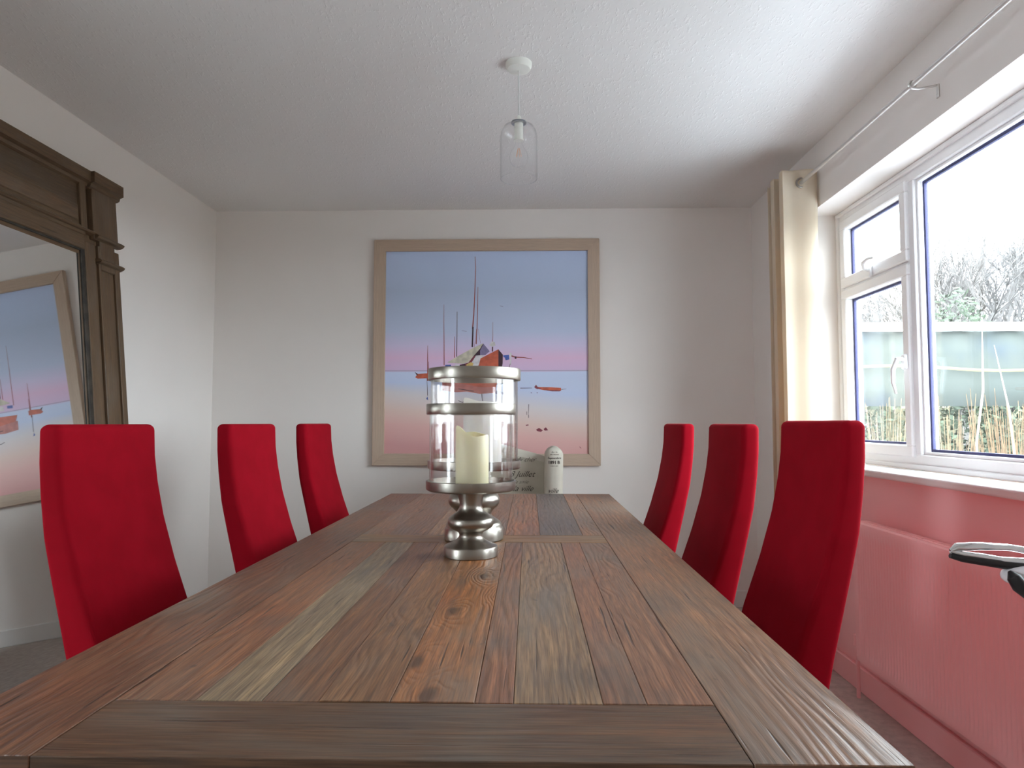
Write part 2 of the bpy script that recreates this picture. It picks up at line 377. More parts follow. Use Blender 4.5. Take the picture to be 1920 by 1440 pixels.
def curtain_mesh():
    bm = bmesh.new(); NP = 5; path = []
    # serpentine folds stacked along the pole, each pass crosses the rod
    for i in range(NP):
        y = .0 + i*.058; s = 1 if i % 2 == 0 else -1
        for k in range(9):
            q = -1 + 2*k/8; x = s*-q*.073 if i % 2 == 0 else s*-q*.073
            path.append((x, y + .010*math.sin(q*PI*.9) + .006*abs(q)))
        if i < NP-1:
            xe = path[-1][0]
            for k in (1, 2, 3):
                a = PI*k/4; path.append((xe + math.copysign(.012*math.sin(a), xe), y + .029*(1-math.cos(a))))
    zs = [2.262, 2.25, 2.2, 2.1, 1.9, 1.6, 1.2, .8, .4, .03]
    rows = []
    for z in zs:
        f = (2.262-z)/2.23; row = []
        for j, (x, y) in enumerate(path):
            wob_ = .006*math.sin(j*.5+z*2.2)*f
            row.append(bm.verts.new((x*(1-.06*f) + wob_ - .006*f, y*(1-.08*f) + wob_*.6, z)))
        rows.append(row)
    for a, b in zip(rows, rows[1:]):
        for i in range(len(path)-1): bm.faces.new((a[i], b[i], b[i+1], a[i+1]))
    return bm
cc = obj('cloth', curtain_mesh(), M_curt, cur, True)
md = cc.modifiers.new('thickness', 'SOLIDIFY'); md.thickness = .003
bm = bmesh.new(); tube(bm, [(0, -.05, RZ), (0, .35, RZ)], .0195, 24); cut = obj('cutter', bm, M_curt, cur)
md = cc.modifiers.new('holes', 'BOOLEAN'); md.object = cut; md.operation = 'DIFFERENCE'; md.solver = 'EXACT'
bpy.context.view_layer.update(); me_ = bpy.data.meshes.new_from_object(cc.evaluated_get(bpy.context.evaluated_depsgraph_get()))
cc.modifiers.clear(); cc.data = me_; me_.name = 'cloth'; bpy.data.objects.remove(cut)
for i in range(5):
    bm = bmesh.new(); torus(bm, (0, i*.058, RZ), .0215, .005, 'Y', 28, 8); obj('eyelet', bm, M_nickel, cur, True)

# ---------------------------------------------------------------- radiator
rad = thing('radiator', 'long pink ribbed panel radiator under the window', 'radiator', (XR, 0.85, 0))
bm = bmesh.new(); L = 1.93; xs = -.082; prof = []
ny = int(L/.0033/2)
z0, z1 = .165, .70
def rz(y): 
    a = (y-.03)/.0197
    return 0 if y < .03 or y > L-.03 else -.0035*(.5-.5*math.cos(2*PI*a))
ys = [i*L/900 for i in range(901)]
zz = [(z0, .012), (z0+.003, .003), (z0+.02, 0), (z0+.035, 0), (z0+.055, 1), (z1-.055, 1), (z1-.035, 0), (z1-.012, 0), (z1-.003, .003), (z1, .012)]
rows = []
for z, d in zz:
    rows.append([bm.verts.new((xs + (0 if d == 1 else d) - (rz(y) if d == 1 else 0), y, z)) for y in ys])
for a, b in zip(rows, rows[1:]):
    for i in range(len(ys)-1): bm.faces.new((a[i], b[i], b[i+1], a[i+1]))
box(bm, xs+.012, xs+.02, 0, L, z0, z1)
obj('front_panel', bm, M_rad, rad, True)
bm = bmesh.new(); box(bm, -.062, -.030, .01, L-.01, z1-.02, z1+.004, .002)
for i in range(60): box(bm, -.058, -.034, .03+i*.0312, .03+i*.0312+.018, z1+.003, z1+.0055)
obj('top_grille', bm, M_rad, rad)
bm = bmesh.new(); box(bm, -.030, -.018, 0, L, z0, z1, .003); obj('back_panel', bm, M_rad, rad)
for y in (.25, L-.25):
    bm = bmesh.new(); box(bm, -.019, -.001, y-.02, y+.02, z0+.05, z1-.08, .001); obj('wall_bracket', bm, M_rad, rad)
bm = bmesh.new(); tube(bm, [(-.05, L-.01, .20), (-.05, L+.055, .20), (-.05, L+.06, .19), (-.05, L+.06, 0)], .0075, 10); tube(bm, [(-.05, L+.01, .20), (-.05, L+.04, .20)], .014, 10)
tube(bm, [(-.05, L+.06, .205), (-.05, L+.06, .245)], [.016, .013], 12)
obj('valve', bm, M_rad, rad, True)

# ---------------------------------------------------------------- dining table
TX0, TX1, TY0, TY1, TZ = -.617, .355, .665, 3.11, .77
table = thing('dining_table', 'long reclaimed plank dining table with brown boards', 'table', ((TX0+TX1)/2, (TY0+TY1)/2, 0))
ox, oy = table.location.x, table.location.y
bm, uvl, cl = wbm(); T0 = TZ-.045
def tb(x0, x1, y0, y1, al, c, knot=.25, dz=0, seed=None):
    c = (c[0]*1.04, c[1]*.93, c[2]*.80); board(bm, uvl, cl, x0-ox, x1-ox, y0-oy, y1-oy, T0, TZ+dz, al, c, knot, .0009, seed)
IX0, IX1 = -.474, .207
tb(TX0, IX0-.001, TY0, TY1, 'y', (.15, .083, .058), .25)
tb(IX1+.001, TX1, TY0, TY1, 'y', (.21, .13, .095), .1)
tb(IX0, IX1, TY0, .799, 'x', (.098, .062, .042), .1, -.0006)
tb(IX0, IX1, 1.852, 1.968, 'x', (.25, .165, .095), .1, .0002)
front = [(-.474, -.381, (.215, .115, .075), .2), (-.381, -.305, (.205, .175, .14), .15), (-.305, -.239, (.17, .095, .06), .3), (-.239, -.158, (.20, .12, .075), .4),
         (-.158, -.062, (.27, .13, .062), 1.0), (-.062, -.018, (.21, .115, .08), .1), (-.018, .083, (.225, .165, .12), .25), (.083, .132, (.21, .115, .08), .3), (.132, .207, (.20, .115, .085), .35)]
for a, b_, c, k in front: tb(a+.0003, b_-.0003, .7995, 1.8515, 'y', c, k, random.uniform(-.0006, .0006))
far = [(-.474, -.40, (.20, .12, .085), .2), (-.40, -.29, (.17, .105, .075), .2), (-.29, -.19, (.22, .15, .11), .2), (-.19, -.068, (.19, .115, .085), .3),
       (-.068, .030, (.235, .125, .08), .2), (.030, .150, (.115, .10, .10), .1), (.150, .207, (.24, .145, .10), .3)]
for a, b_, c, k in far: tb(a+.0003, b_-.0003, 1.9685, TY1, 'y', c, k, random.uniform(-.0006, .0006))
obj('tabletop', bm, M_table, table)
bm, uvl, cl = wbm()
for a in ((TX0+.06, TX0+.085, TY0+.08, TY1-.08, 'y'), (TX1-.085, TX1-.06, TY0+.08, TY1-.08, 'y'), (TX0+.06, TX1-.06, TY0+.08, TY0+.105, 'x'), (TX0+.06, TX1-.06, TY1-.105, TY1-.08, 'x')):
    board(bm, uvl, cl, a[0]-ox, a[1]-ox, a[2]-oy, a[3]-oy, .65, T0, a[4], (.13, .075, .05), .1)
obj('apron', bm, M_table, table)
for y in (-.7325, .7325):
    bm, uvl, cl = wbm(); c_ = (.15, .085, .055)
    board(bm, uvl, cl, -.06, .06, y-.05, y+.05, .07, .66, 'z', c_, .1, .004); board(bm, uvl, cl, -.40, .40, y-.045, y+.045, .655, T0-.0005, 'x', c_, .1, .004)
    board(bm, uvl, cl, -.36, .36, y-.05, y+.05, 0, .08, 'x', c_, .1, .006); obj('leg', bm, M_table, table)

# ---------------------------------------------------------------- dining chairs (local +x = towards the table, back panel behind the origin)
CZ = 1.082
def interp(tab, x):
    for (a, b), (c, d) in zip(tab, tab[1:]):
        if x <= c: return b + (d-b)*(x-a)/(c-a)
    return tab[-1][1]
FO = [(0, 0), (.08, .003), (.15, .012), (.24, .030), (.35, .062), (.48, .108), (.60, .140), (.75, .150)]
RO = [(0, 0), (.08, .002), (.15, .008), (.24, .020), (.35, .045), (.50, .080), (.60, .100), (.75, .112)]
def make_chair(label):
    r = thing('dining_chair', label, 'chair', group='red dining chairs around the table')
    bm = bmesh.new(); rings = []; W = .19; R = .016; th = .050
    def sec(d, z, shrink=0, rr=.016):
        f = interp(FO, d); b = -th + interp(RO, d); w_ = W + .004*min(1, d/.3)
        return rrect((f+b)/2, 0, (f-b)/2-shrink, w_-shrink, max(rr-shrink*.6, .004), z, 5)
    zb = .40
    n = 30
    rings.append(sec(CZ-zb, zb, .01)); 
    for i in range(n+1):
        z = zb+.01 + (CZ-R-zb-.01)*i/n; rings.append(sec(CZ-z, z))
    for k in range(1, 7):
        a = PI/2*k/6; z = CZ-R+R*math.sin(a); rings.append(sec(CZ-z, z, R*(1-math.cos(a))))
    loft(bm, rings); obj('backrest', bm, M_red, r, True)
    bm = bmesh.new(); rings = []
    for z, s in ((.405, .02), (.41, .008), (.42, 0), (.46, 0), (.475, .003), (.485, .012), (.49, .028)):
        rings.append(rrect(.345, 0, .205-s, .20-s, .04, z, 5))
    loft(bm, rings); obj('seat', bm, M_red, r, True)
    for x, y, dx in ((.17, .155, -.05), (.17, -.155, -.05), (.51, .16, 0), (.51, -.16, 0)):
        bm = bmesh.new(); loft(bm, [rrect(x+dx, y, .013, .013, .003, 0, 2), rrect(x, y, .02, .02, .004, .408, 2)]); obj('leg', bm, M_darkwood, r, True)
    return r
c0 = make_chair('red high backed dining chair closest to camera, in front of the big mirror')
c0.location = (-.985, 1.625, 0)
dup(c0, (-.915, 2.305, 0), 0, 'red high backed dining chair on mirror side, middle of three')
dup(c0, (-.955, 3.150, 0), 0, 'red high backed dining chair on mirror side, farthest from camera')
dup(c0, (.670, 1.685, 0), PI, 'red high backed dining chair on window side, nearest camera, before the radiator').scale = (1, 1, 1.008)
dup(c0, (.605, 2.175, 0), PI, 'red high backed dining chair on window side, middle of three')
dup(c0, (.600, 2.930, 0), PI, 'red high backed dining chair on window side, farthest from camera')

# ---------------------------------------------------------------- leaning mirror (local: x out of the wall, y along it, z up the frame)
LEAN = math.radians(5.2)
mir = thing('leaning_mirror', 'huge oak framed mirror leaning against the left wall', 'mirror', (-1.695, 0, 0)); mir.rotation_euler = (0, -LEAN, 0)
oak = (.112, .070, .038)
Y1, Y0, MH = 3.07, 1.35, 2.175
bm, uvl, cl = wbm()
def fb(x0, x1, y0, y1, z0, z1, al='z', c=oak, bev=.003): board(bm, uvl, cl, x0, x1, y0, y1, z0, z1, al, c, .12, bev)
def post(y_out, s):       # s = +1: outer edge at y_out, inner towards smaller y
    Y = lambda a, b: (min(y_out-s*a, y_out-s*b), max(y_out-s*a, y_out-s*b))
    a = Y(0, .26); fb(-.045, -.018, a[0], a[1], 0, 1.90)
    for q, d in ((( 0, .036), 0), ((.137, .150), 0), ((.168, .232), -.006), ((.150, .168), -.012)):
        a = Y(*q); fb(-.03, d, a[0], a[1], 0, 1.86)
    a = Y(.036, .137); fb(-.03, -.010, a[0], a[1], 0, 1.78)     # sunk panel of the pilaster
    fb(-.03, 0, a[0], a[1], 1.755, 1.90, c=oak)
    a = Y(.034, .139); fb(-.03, -.001, a[0], a[1], 0, .22)
obj_bits = []
post(Y1, 1); obj('pilaster', bm, M_mframe, mir)
bm, uvl, cl = wbm(); post(Y0, -1); obj('pilaster', bm, M_mframe, mir)
def hmould(nm, y0, y1, prof, z, extra=None):
    """horizontal moulding: profile of (x, dz) swept along y"""
    global bm, uvl, cl
    bm, uvl, cl = wbm(); b2 = bmesh.new()
    loft(b2, [[(x, y, z+dz) for x, dz in prof] for y in (y0, y1)])
    bmesh.ops.recalc_face_normals(b2, faces=b2.faces[:])
    fs = merge(bm, b2); bm.normal_update(); paint(fs, uvl, cl, 'y', oak, .1, random.uniform(0, 9), random.uniform(0, 9))
    return obj(nm, bm, M_mframe, mir)
bm, uvl, cl = wbm()
fb(-.045, -.018, Y0+.20, Y1-.20, 1.80, MH-.01, 'y')                       # header backing
fb(-.03, -.006, Y0+.232, Y1-.232, 1.822, 1.885, 'y'); fb(-.03, -.002, Y0+.228, Y1-.228, 1.882, 1.905, 'y')
fb(-.03, -.004, Y0+.21, Y0+.25, 1.90, MH-.06, 'z'); fb(-.03, -.004, Y1-.25, Y1-.21, 1.90, MH-.06, 'z')
fb(-.03, -.006, Y0+.25, Y1-.25, 1.905, 1.925, 'y'); fb(-.03, -.014, Y0+.25, Y1-.25, 1.92, 2.01, 'y'); fb(-.03, -.009, Y0+.262, Y1-.262, 1.94, 1.995, 'y', (.125, .08, .047))
fb(-.03, -.017, Y0+.25, Y1-.25, 2.00, 2.10, 'y', (.088, .057, .033))
obj('header_panel', bm, M_mframe, mir)
for a, b_ in ((Y1-.19, Y1), (Y0, Y0+.19)):
    bm, uvl, cl = wbm(); fb(-.045, .004, a+.008, b_-.006, 1.88, MH-.03, 'z'); obj('capital_block', bm, M_mframe, mir)
corn = [(-.04, 0), (-.005, 0), (.006, .006), (.010, .018), (.026, .024), (.028, .070), (-.04, .070)]
hmould('cornice', Y0-.004, Y1+.004, [(x-.012, z) for x, z in corn], MH-.075)
for a, b_ in ((Y1-.20, Y1+.012), (Y0-.012, Y0+.20)): hmould('cornice_cap', a, b_, [(x+.004 if x > -.03 else x, z+.003) for x, z in corn], MH-.079)
bead = [(-.02, -.012), (-.004, -.012), (.012, -.006), (.018, .002), (.010, .010), (-.004, .013), (-.02, .013)]
for a, b_ in ((Y1-.178, Y1+.012), (Y0-.012, Y0+.178)): hmould('necking', a, b_, [(x+.004, z) for x, z in bead], 1.893); hmould('necking', a+.02 if a > 2 else a, b_ if a > 2 else b_-.02, bead, 1.79)
hmould('header_bead', Y0+.18, Y1-.18, [(x-.006, z*.8) for x, z in bead], 1.905)
bm = bmesh.new(); ring_y = (Y0+.228, Y1-.228)
box(bm, -.03, -.010, ring_y[1]-.028, ring_y[1]+.006, .10, 1.83, .002); box(bm, -.03, -.010, ring_y[0]-.006, ring_y[0]+.028, .10, 1.83, .002)
M_sight = var('dark_worn_edging', (.035, .028, .02), .6, 25, .5)
box(bm, -.03, -.012, ring_y[0], ring_y[1], 1.814, 1.832, .002); obj('sight_edge', bm, M_sight, mir)
bm, uvl, cl = wbm(); fb(-.045, -.004, Y0+.2, Y1-.2, 0, .12, 'y'); obj('bottom_rail', bm, M_mframe, mir)
bm = bmesh.new(); box(bm, -.027, -.021, Y0+.22, Y1-.235, .10, 1.825); obj('mirror_glass', bm, M_mirror, mir)

# ---------------------------------------------------------------- framed painting
PX0, PX1, PZ0, PZ1, FWD = -.944, .427, .830, 2.202, .071
pic = thing('framed_painting', 'large square framed painting of red boats on a calm pastel beach', 'painting', ((PX0+PX1)/2, YB, PZ0))
pw = (PX1-PX0)/2; ph = PZ1-PZ0; limed = (.50, .385, .30)
bm, uvl, cl = wbm()
def mitre(p, al):
    b2 = bmesh.new()
    prof = lambda q, d, z: q
    vs0 = [b2.verts.new((x, -.034, z)) for x, z in p]; vs1 = [b2.verts.new((x, -.002, z)) for x, z in p]
    b2.faces.new(vs0); b2.faces.new(list(reversed(vs1)))
    for i in range(4): b2.faces.new((vs0[i], vs1[i], vs1[(i+1) % 4], vs0[(i+1) % 4]))
    bmesh.ops.recalc_face_normals(b2, faces=b2.faces[:]); bmesh.ops.bevel(b2, geom=b2.edges[:], offset=.002, segments=2, affect='EDGES')
    fs = merge(bm, b2); bm.normal_update(); paint(fs, uvl, cl, al, limed, .0, random.uniform(0, 9), random.uniform(0, 9))
q = FWD
mitre([(-pw, ph), (pw, ph), (pw-q, ph-q), (-pw+q, ph-q)], 'x'); mitre([(-pw, 0), (-pw+q, q), (pw-q, q), (pw, 0)], 'x')
mitre([(-pw, 0), (-pw, ph), (-pw+q, ph-q), (-pw+q, q)], 'z'); mitre([(pw, 0), (pw-q, q), (pw-q, ph-q), (pw, ph)], 'z')
obj('frame', bm, M_pframe, pic)
# canvas: u,v in 0..1 over the painted area, origin bottom left
M_sky = mat('painted_sky_and_sand', (.5, .5, .6), .55); t = NT(M_sky)
uvn = t.new('ShaderNodeUVMap'); uvn.uv_map = 'UVMap'; s_ = t.sep(uvn.outputs[0])
nz = t.noise(t.xyz(t.m('MULTIPLY', s_[0], 2.2), t.m('MULTIPLY', s_[1], 9), 0), 1, 3)
diag = t.m('ADD', s_[1], t.m('MULTIPLY', t.m('SUBTRACT', nz, .5), .018))
below = t.ss(s_[1], .39, .30)
diag = t.m('ADD', diag, t.m('MULTIPLY', below, t.m('MULTIPLY', t.m('SUBTRACT', s_[0], .5), .10)))
ramp = t.new('ShaderNodeValToRGB'); cr = ramp.color_ramp
K = .62/.285
def pc(r, g, b): return tuple(min(.95, c*K) for c in lin(r, g, b)) + (1,)
stops = [(.0, pc(146, 108, 107)), (.10, pc(156, 123, 119)), (.17, pc(156, 137, 130)), (.25, pc(152, 147, 149)), (.33, pc(138, 147, 168)), (.40, pc(143, 152, 172)), (.405, pc(152, 134, 158)), (.47, pc(160, 134, 156)), (.53, pc(150, 142, 164)), (.60, pc(134, 142, 162)), (.80, pc(126, 136, 155)), (1.0, pc(136, 148, 172))]
while len(cr.elements) < len(stops): cr.elements.new(.5)
for e, (p, c) in zip(cr.elements, stops): e.position = p; e.color = c
t.put(ramp.inputs[0], diag)
hz = t.m('LESS_THAN', t.m('ABSOLUTE', t.m('SUBTRACT', s_[1], .4065)), .0022)
t.put(P(M_sky).inputs['Base Color'], t.mix(t.m('MULTIPLY', hz, .55), ramp.outputs[0], (.25, .25, .36)))
t.put(P(M_sky).inputs['Normal'], t.bump(t.noise(t.objco(), 90, 3), .15, .001))
pcols = {'mast': (.28, .055, .05), 'dark': (.05, .02, .035), 'hull': (.52, .11, .06), 'sail': (.56, .52, .42), 'white': (.62, .60, .62), 'blue': (.07, .12, .42), 'violet': (.22, .18, .32), 'ochre': (.60, .42, .14), 'reflection': (.46, .15, .13), 'plum': (.20, .04, .06)}
pm = [M_sky] + [var('paint_'+k, v, .5, 30, .18) for k, v in pcols.items()]
pidx = {k: i+1 for i, k in enumerate(pcols)}
bm = bmesh.new(); uvl2 = bm.loops.layers.uv.new('UVMap')
cw = pw-q; chh = ph-2*q
f = bm.faces.new([bm.verts.new(p) for p in ((-cw-.004, -.016, q-.004), (cw+.004, -.016, q-.004), (cw+.004, -.016, ph-q+.004), (-cw-.004, -.016, ph-q+.004))])
for l, uvv in zip(f.loops, ((0, 0), (1, 0), (1, 1), (0, 1))): l[uvl2].uv = uvv
box(bm, -cw-.004, cw+.004, -.0155, -.003, q-.004, ph-q+.004)
lay = [0]
def C(px, py):   # position measured on the 379 x 380 grid of the canvas
    return (-cw + (px-722.)/380.*2*cw, q + (851.-py)/380.5*chh)
def patch(key, pts):
    lay[0] += 1; y = -.0163 - lay[0]*.00001
    vs = [bm.verts.new((C(*p)[0], y, C(*p)[1])) for p in pts]
    ff = bm.faces.new(vs); ff.material_index = pidx[key]
def stroke(key, pts, w0, w1=None):
    w1 = w0 if w1 is None else w1; L_ = []; R_ = []
    n_ = len(pts)
    for i, (x, y) in enumerate(pts):
        a = pts[max(0, i-1)]; b = pts[min(n_-1, i+1)]; dx, dy = b[0]-a[0], b[1]-a[1]; d = math.hypot(dx, dy) or 1
        ww = (w0 + (w1-w0)*i/(n_-1))/2; L_.append((x-dy/d*ww, y+dx/d*ww)); R_.append((x+dy/d*ww, y-dx/d*ww))
    for i in range(n_-1): patch(key, [L_[i], L_[i+1], R_[i+1], R_[i]])
def tri(px_, py_): return px_, py_
Z = lambda x, y: (680 + x/2.769, 430 + y/2.769)      # close-up grid of the middle of the canvas
Q = lambda x, y: (760 + x/6.4, 640 + y/6.4)
# masts
stroke('mast', [Z(583, 140), Z(586, 200), Z(582, 330), Z(577, 450), Z(571, 520)], .9, 2.3); stroke('dark', [Z(573, 510), Z(570, 615)], 2.6, 3)
stroke('mast', [Z(598, 300), Z(597, 400), Z(594, 520), Z(590, 600)], .8, 1.8)
stroke('mast', [Z(421, 392), Z(421, 480), Z(423, 600), Z(424, 710)], .5, 1.6)
stroke('dark', [Z(490, 430), Z(490, 560), Z(489, 665)], .8, 1.4); stroke('mast', [Z(477, 560), Z(477, 670)], .7, 1.5)
stroke('mast', [Z(338, 606), Z(338, 660), Z(339, 790)], .6, 2.0); stroke('mast', [Z(343, 690), Z(343, 760)], .6, 1.2)
stroke('mast', [Z(676, 485), Z(676, 560), Z(675, 590)], .5, 1); stroke('plum', [Z(677, 590), Z(675, 640)], 1.2, 1.5)
stroke('mast', [Z(592, 520), Z(580, 615)], .5); stroke('mast', [Z(600, 520), Z(612, 595)], .4)
# white awning, cabin, hull of the large boat
patch('dark', [Q(760, 265), Q(938, 35), Q(960, 170), Q(880, 200), Q(800, 300)])
patch('violet', [Q(900, 120), Q(940, 38), Q(1015, 130), Q(960, 175), Q(900, 180)])
patch('sail', [Q(505, 262), Q(610, 200), Q(800, 95), Q(935, 32), Q(900, 95), Q(830, 175), Q(760, 262), Q(690, 278), Q(560, 270)])
patch('plum', [Q(655, 290), Q(760, 265), Q(830, 180), Q(900, 185), Q(910, 330), Q(650, 345)])
patch('white', [Q(800, 260), Q(850, 180), Q(950, 175), Q(920, 210), Q(880, 300), Q(815, 335)])
patch('ochre', [Q(735, 285), Q(790, 258), Q(820, 275), Q(800, 330), Q(735, 340)])
patch('white', [Q(600, 285), Q(650, 285), Q(660, 340), Q(590, 345)]); patch('dark', [Q(655, 295), Q(720, 275), Q(715, 345), Q(650, 345)])
patch('blue', [Q(480, 292), Q(550, 290), Q(552, 322), Q(484, 330)])
patch('hull', [Q(875, 330), Q(905, 215), Q(1000, 165), Q(1118, 105), Q(1128, 200), Q(1120, 330), Q(1100, 420), Q(870, 420)])
patch('dark', [Q(1118, 105), Q(1172, 170), Q(1170, 270), Q(1150, 390), Q(1105, 400), Q(1118, 320)])
patch('hull', [Q(440, 420), Q(870, 400), Q(1105, 400), Q(1100, 520), Q(1080, 600), Q(900, 560), Q(700, 560), Q(470, 500)])
patch('reflection', [Q(445, 490), Q(760, 530), Q(905, 560), Q(1085, 560), Q(1085, 628), Q(900, 640), Q(740, 612), Q(620, 620), Q(450, 600)])
patch('dark', [Q(1100, 500), Q(1190, 510), Q(1150, 530), Q(1100, 530)]); patch('violet', [Q(1090, 600), Q(1220, 620), Q(1210, 645), Q(1080, 640)])
for a in range(5): patch('dark', [Q(640+a*38, 575+a*6), Q(680+a*38, 580+a*6), Q(672+a*38, 588+a*6), Q(636+a*38, 584+a*6)])
stroke('dark', [Q(920, 640), Q(925, 690), Q(932, 735)], 1.6, .8); stroke('dark', [Q(640, 720), Q(690, 740), Q(730, 722)], 1, 1.5)
patch('white', [Q(1005, 60), Q(1040, 10), Q(1075, 20), Q(1085, 60), Q(1045, 75)]); stroke('dark', [Q(1045, 75), Q(1044, 130)], 1.6)
# washing on the line and bowsprit
patch('blue', [Q(1175, 178), Q(1245, 172), Q(1250, 228), Q(1205, 238), Q(1195, 205), Q(1180, 200)]); patch('white', [Q(1250, 150), Q(1278, 150), Q(1270, 290), Q(1258, 300)])
stroke('mast', [Q(1275, 185), Q(1320, 200), Q(1420, 205), Q(1520, 222)], 2.6, 1.0); patch('dark', [Q(1312, 190), Q(1335, 192), Q(1334, 222), Q(1314, 220)])
stroke('dark', [Q(1258, 280), Q(1250, 320)], .8)
# small boat at the left, skiff at the right
patch('hull', [Q(118, 378), Q(150, 400), Q(255, 392), Q(300, 395), Q(300, 452), Q(150, 456), Q(120, 440), Q(140, 415)]); patch('dark', [Q(115, 375), Q(150, 398), Q(146, 425)])
stroke('dark', [Q(262, 450), Q(268, 560), Q(272, 660)], .5, 1); patch('blue', [Q(255, 700), Q(270, 668), Q(280, 715)])
patch('hull', [Q(1560, 548), Q(1600, 560), Q(1750, 562), Q(1865, 568), Q(1868, 600), Q(1790, 608), Q(1660, 596), Q(1560, 575)]); patch('plum', [Q(1545, 560), Q(1568, 532), Q(1590, 560), Q(1640, 578), Q(1580, 585)])
patch('plum', [Q(1660, 594), Q(1868, 598), Q(1850, 610), Q(1760, 610)]); stroke('dark', [Q(1380, 572), Q(1520, 570)], 1.2, .7); stroke('dark', [Q(1870, 588), Q(1930, 582)], .8, .4)
for a in ((1505, 622), (1575, 622)): patch('violet', [Q(a[0], a[1]), Q(a[0]+14, a[1]), Q(a[0]+12, a[1]+12), Q(a[0], a[1]+10)])
stroke('dark', [Q(1481, 765), Q(1478, 880)], 1.0, .6); stroke('dark', [Q(1458, 850), Q(1458, 890)], .8); stroke('dark', [Q(1478, 885), Q(1480, 925)], 1.0)
patch('plum', [Q(1445, 1010), Q(1475, 1003), Q(1480, 1015), Q(1448, 1020)])
patch('plum', [Z(900, 1042), Z(915, 1034), Z(935, 1046), Z(925, 1054), Z(905, 1050)]); patch('plum', [Z(938, 1040), Z(950, 1030), Z(962, 1046), Z(945, 1048)])
stroke('violet', [Z(712, 400), Z(730, 404)], .8); stroke('violet', [Z(515, 530), Z(540, 533)], .7); stroke('plum', [Z(1122, 1130), Z(1130, 1138)], .9)
obj('canvas', bm, pm, pic)

# ---------------------------------------------------------------- pendant lamp
PL = (-.036, 2.46, ZC)
pen = thing('pendant_light', 'ceiling pendant with clear glass jar shade and bare bulb', 'ceiling light', PL)
bm = bmesh.new(); lathe(bm, [(.0005, -.028), (.03, -.028), (.042, -.024), (.047, -.014), (.048, 0)], 40); obj('ceiling_rose', bm, M_plastic, pen, True)
bm = bmesh.new(); tube(bm, [(0, 0, -.026), (0, 0, -.205)], .0026, 8); obj('cord', bm, M_cord, pen, True)
hz0 = -.195
bm = bmesh.new(); lathe(bm, [(.003, hz0), (.008, hz0-.005), (.010, hz0-.02), (.0155, hz0-.027), (.0165, hz0-.045), (.0145, hz0-.048), (.0155, hz0-.052), (.0165, hz0-.085), (.018, hz0-.090), (.017, hz0-.094), (.001, hz0-.094)], 28); obj('lamp_holder', bm, M_plastic, pen, True)
bm = bmesh.new(); lathe(bm, [(.010, hz0-.024), (.027, hz0-.024), (.028, hz0-.027), (.027, hz0-.030), (.010, hz0-.030)], 32); obj('shade_ring', bm, M_greyring, pen, True)
bm = bmesh.new(); lathe(bm, [(.017, hz0-.033), (.035, hz0-.035), (.052, hz0-.044), (.062, hz0-.062), (.0655, hz0-.085), (.0655, hz0-.225), (.064, hz0-.235)], 48)
o = obj('glass_shade', bm, M_jar, pen, True); md = o.modifiers.new('thickness', 'SOLIDIFY'); md.thickness = .0025
bm = bmesh.new(); bz = hz0-.094; lathe(bm, [(.012, bz), (.013, bz-.012), (.017, bz-.022), (.029, bz-.040), (.035, bz-.060), (.032, bz-.078), (.020, bz-.091), (.001, bz-.096)], 32)
bulb = obj('bulb', bm, M_jar, pen, True)
bm = bmesh.new(); tube(bm, [(0, 0, bz), (0, 0, bz-.03)], .0022, 6); obj('stem', bm, M_jar, bulb, True)
bm = bmesh.new()
for k in range(5):
    a = 2*PI*k/5; tube(bm, [(.003*math.cos(a), .003*math.sin(a), bz-.028), (.010*math.cos(a), .010*math.sin(a), bz-.058)], .0006, 5)
obj('filament', bm, M_fil, bulb)

# ---------------------------------------------------------------- lanterns and candles
def lantern(label, loc, prof, tray_r, tz, rim_z0, rim_z1, glass_r):
    r = thing('hurricane_lantern', label, 'candle holder', loc, 0, 'hurricane lanterns on the table')
    bm = bmesh.new(); lathe(bm, prof, 64, cap0=True); obj('pedestal', bm, M_nickel, r, True)
    bm = bmesh.new(); lathe(bm, [(.02, tz-.004), (tray_r-.006, tz-.003), (tray_r-.001, tz), (tray_r, tz+.004), (tray_r, tz+.020), (tray_r-.003, tz+.021), (tray_r-.004, tz+.006), (.02, tz+.004), (.0005, tz+.004)], 72, cap0=True); obj('tray', bm, M_nickel, r, True)
    bm = bmesh.new(); lathe(bm, [(glass_r, tz+.005), (glass_r, rim_z1-.004)], 72)
    lathe(bm, [(glass_r-.003, rim_z1-.004), (glass_r-.003, tz+.005)], 72)
    obj('glass_cylinder', bm, M_lglass, r, True)
    bm = bmesh.new(); a, b = rim_z0, rim_z1
    lathe(bm, [(glass_r+.001, a), (tray_r-.001, a), (tray_r, a+.002), (tray_r, b-.002), (tray_r-.001, b), (glass_r-.005, b), (glass_r-.005, b-.003), (glass_r+.001, b-.003), (glass_r+.001, a)], 72); obj('rim', bm, M_nickel, r, True)
    return r
def dense(p, n=5):
    out = []
    for i in range(len(p)-1):
        p0 = p[max(0, i-1)]; p1 = p[i]; p2 = p[i+1]; p3 = p[min(len(p)-1, i+2)]
        for k in range(n):
            s = k/n; out.append(tuple(.5*((2*p1[j]) + (-p0[j]+p2[j])*s + (2*p0[j]-5*p1[j]+4*p2[j]-p3[j])*s*s + (-p0[j]+3*p1[j]-3*p2[j]+p3[j])*s**3) for j in (0, 1)))
    out.append(p[-1]); return out
pr1 = [(.060, 0), (.064, .002), (.064, .022), (.062, .025)] + dense([(.060, .026), (.046, .032), (.033, .040), (.0275, .049), (.031, .057), (.042, .063), (.0515, .070), (.0555, .079), (.0530, .089), (.044, .097), (.033, .105), (.0275, .115), (.0275, .127), (.0300, .140), (.033, .152)]) + [(.034, .157), (.0005, .158)]
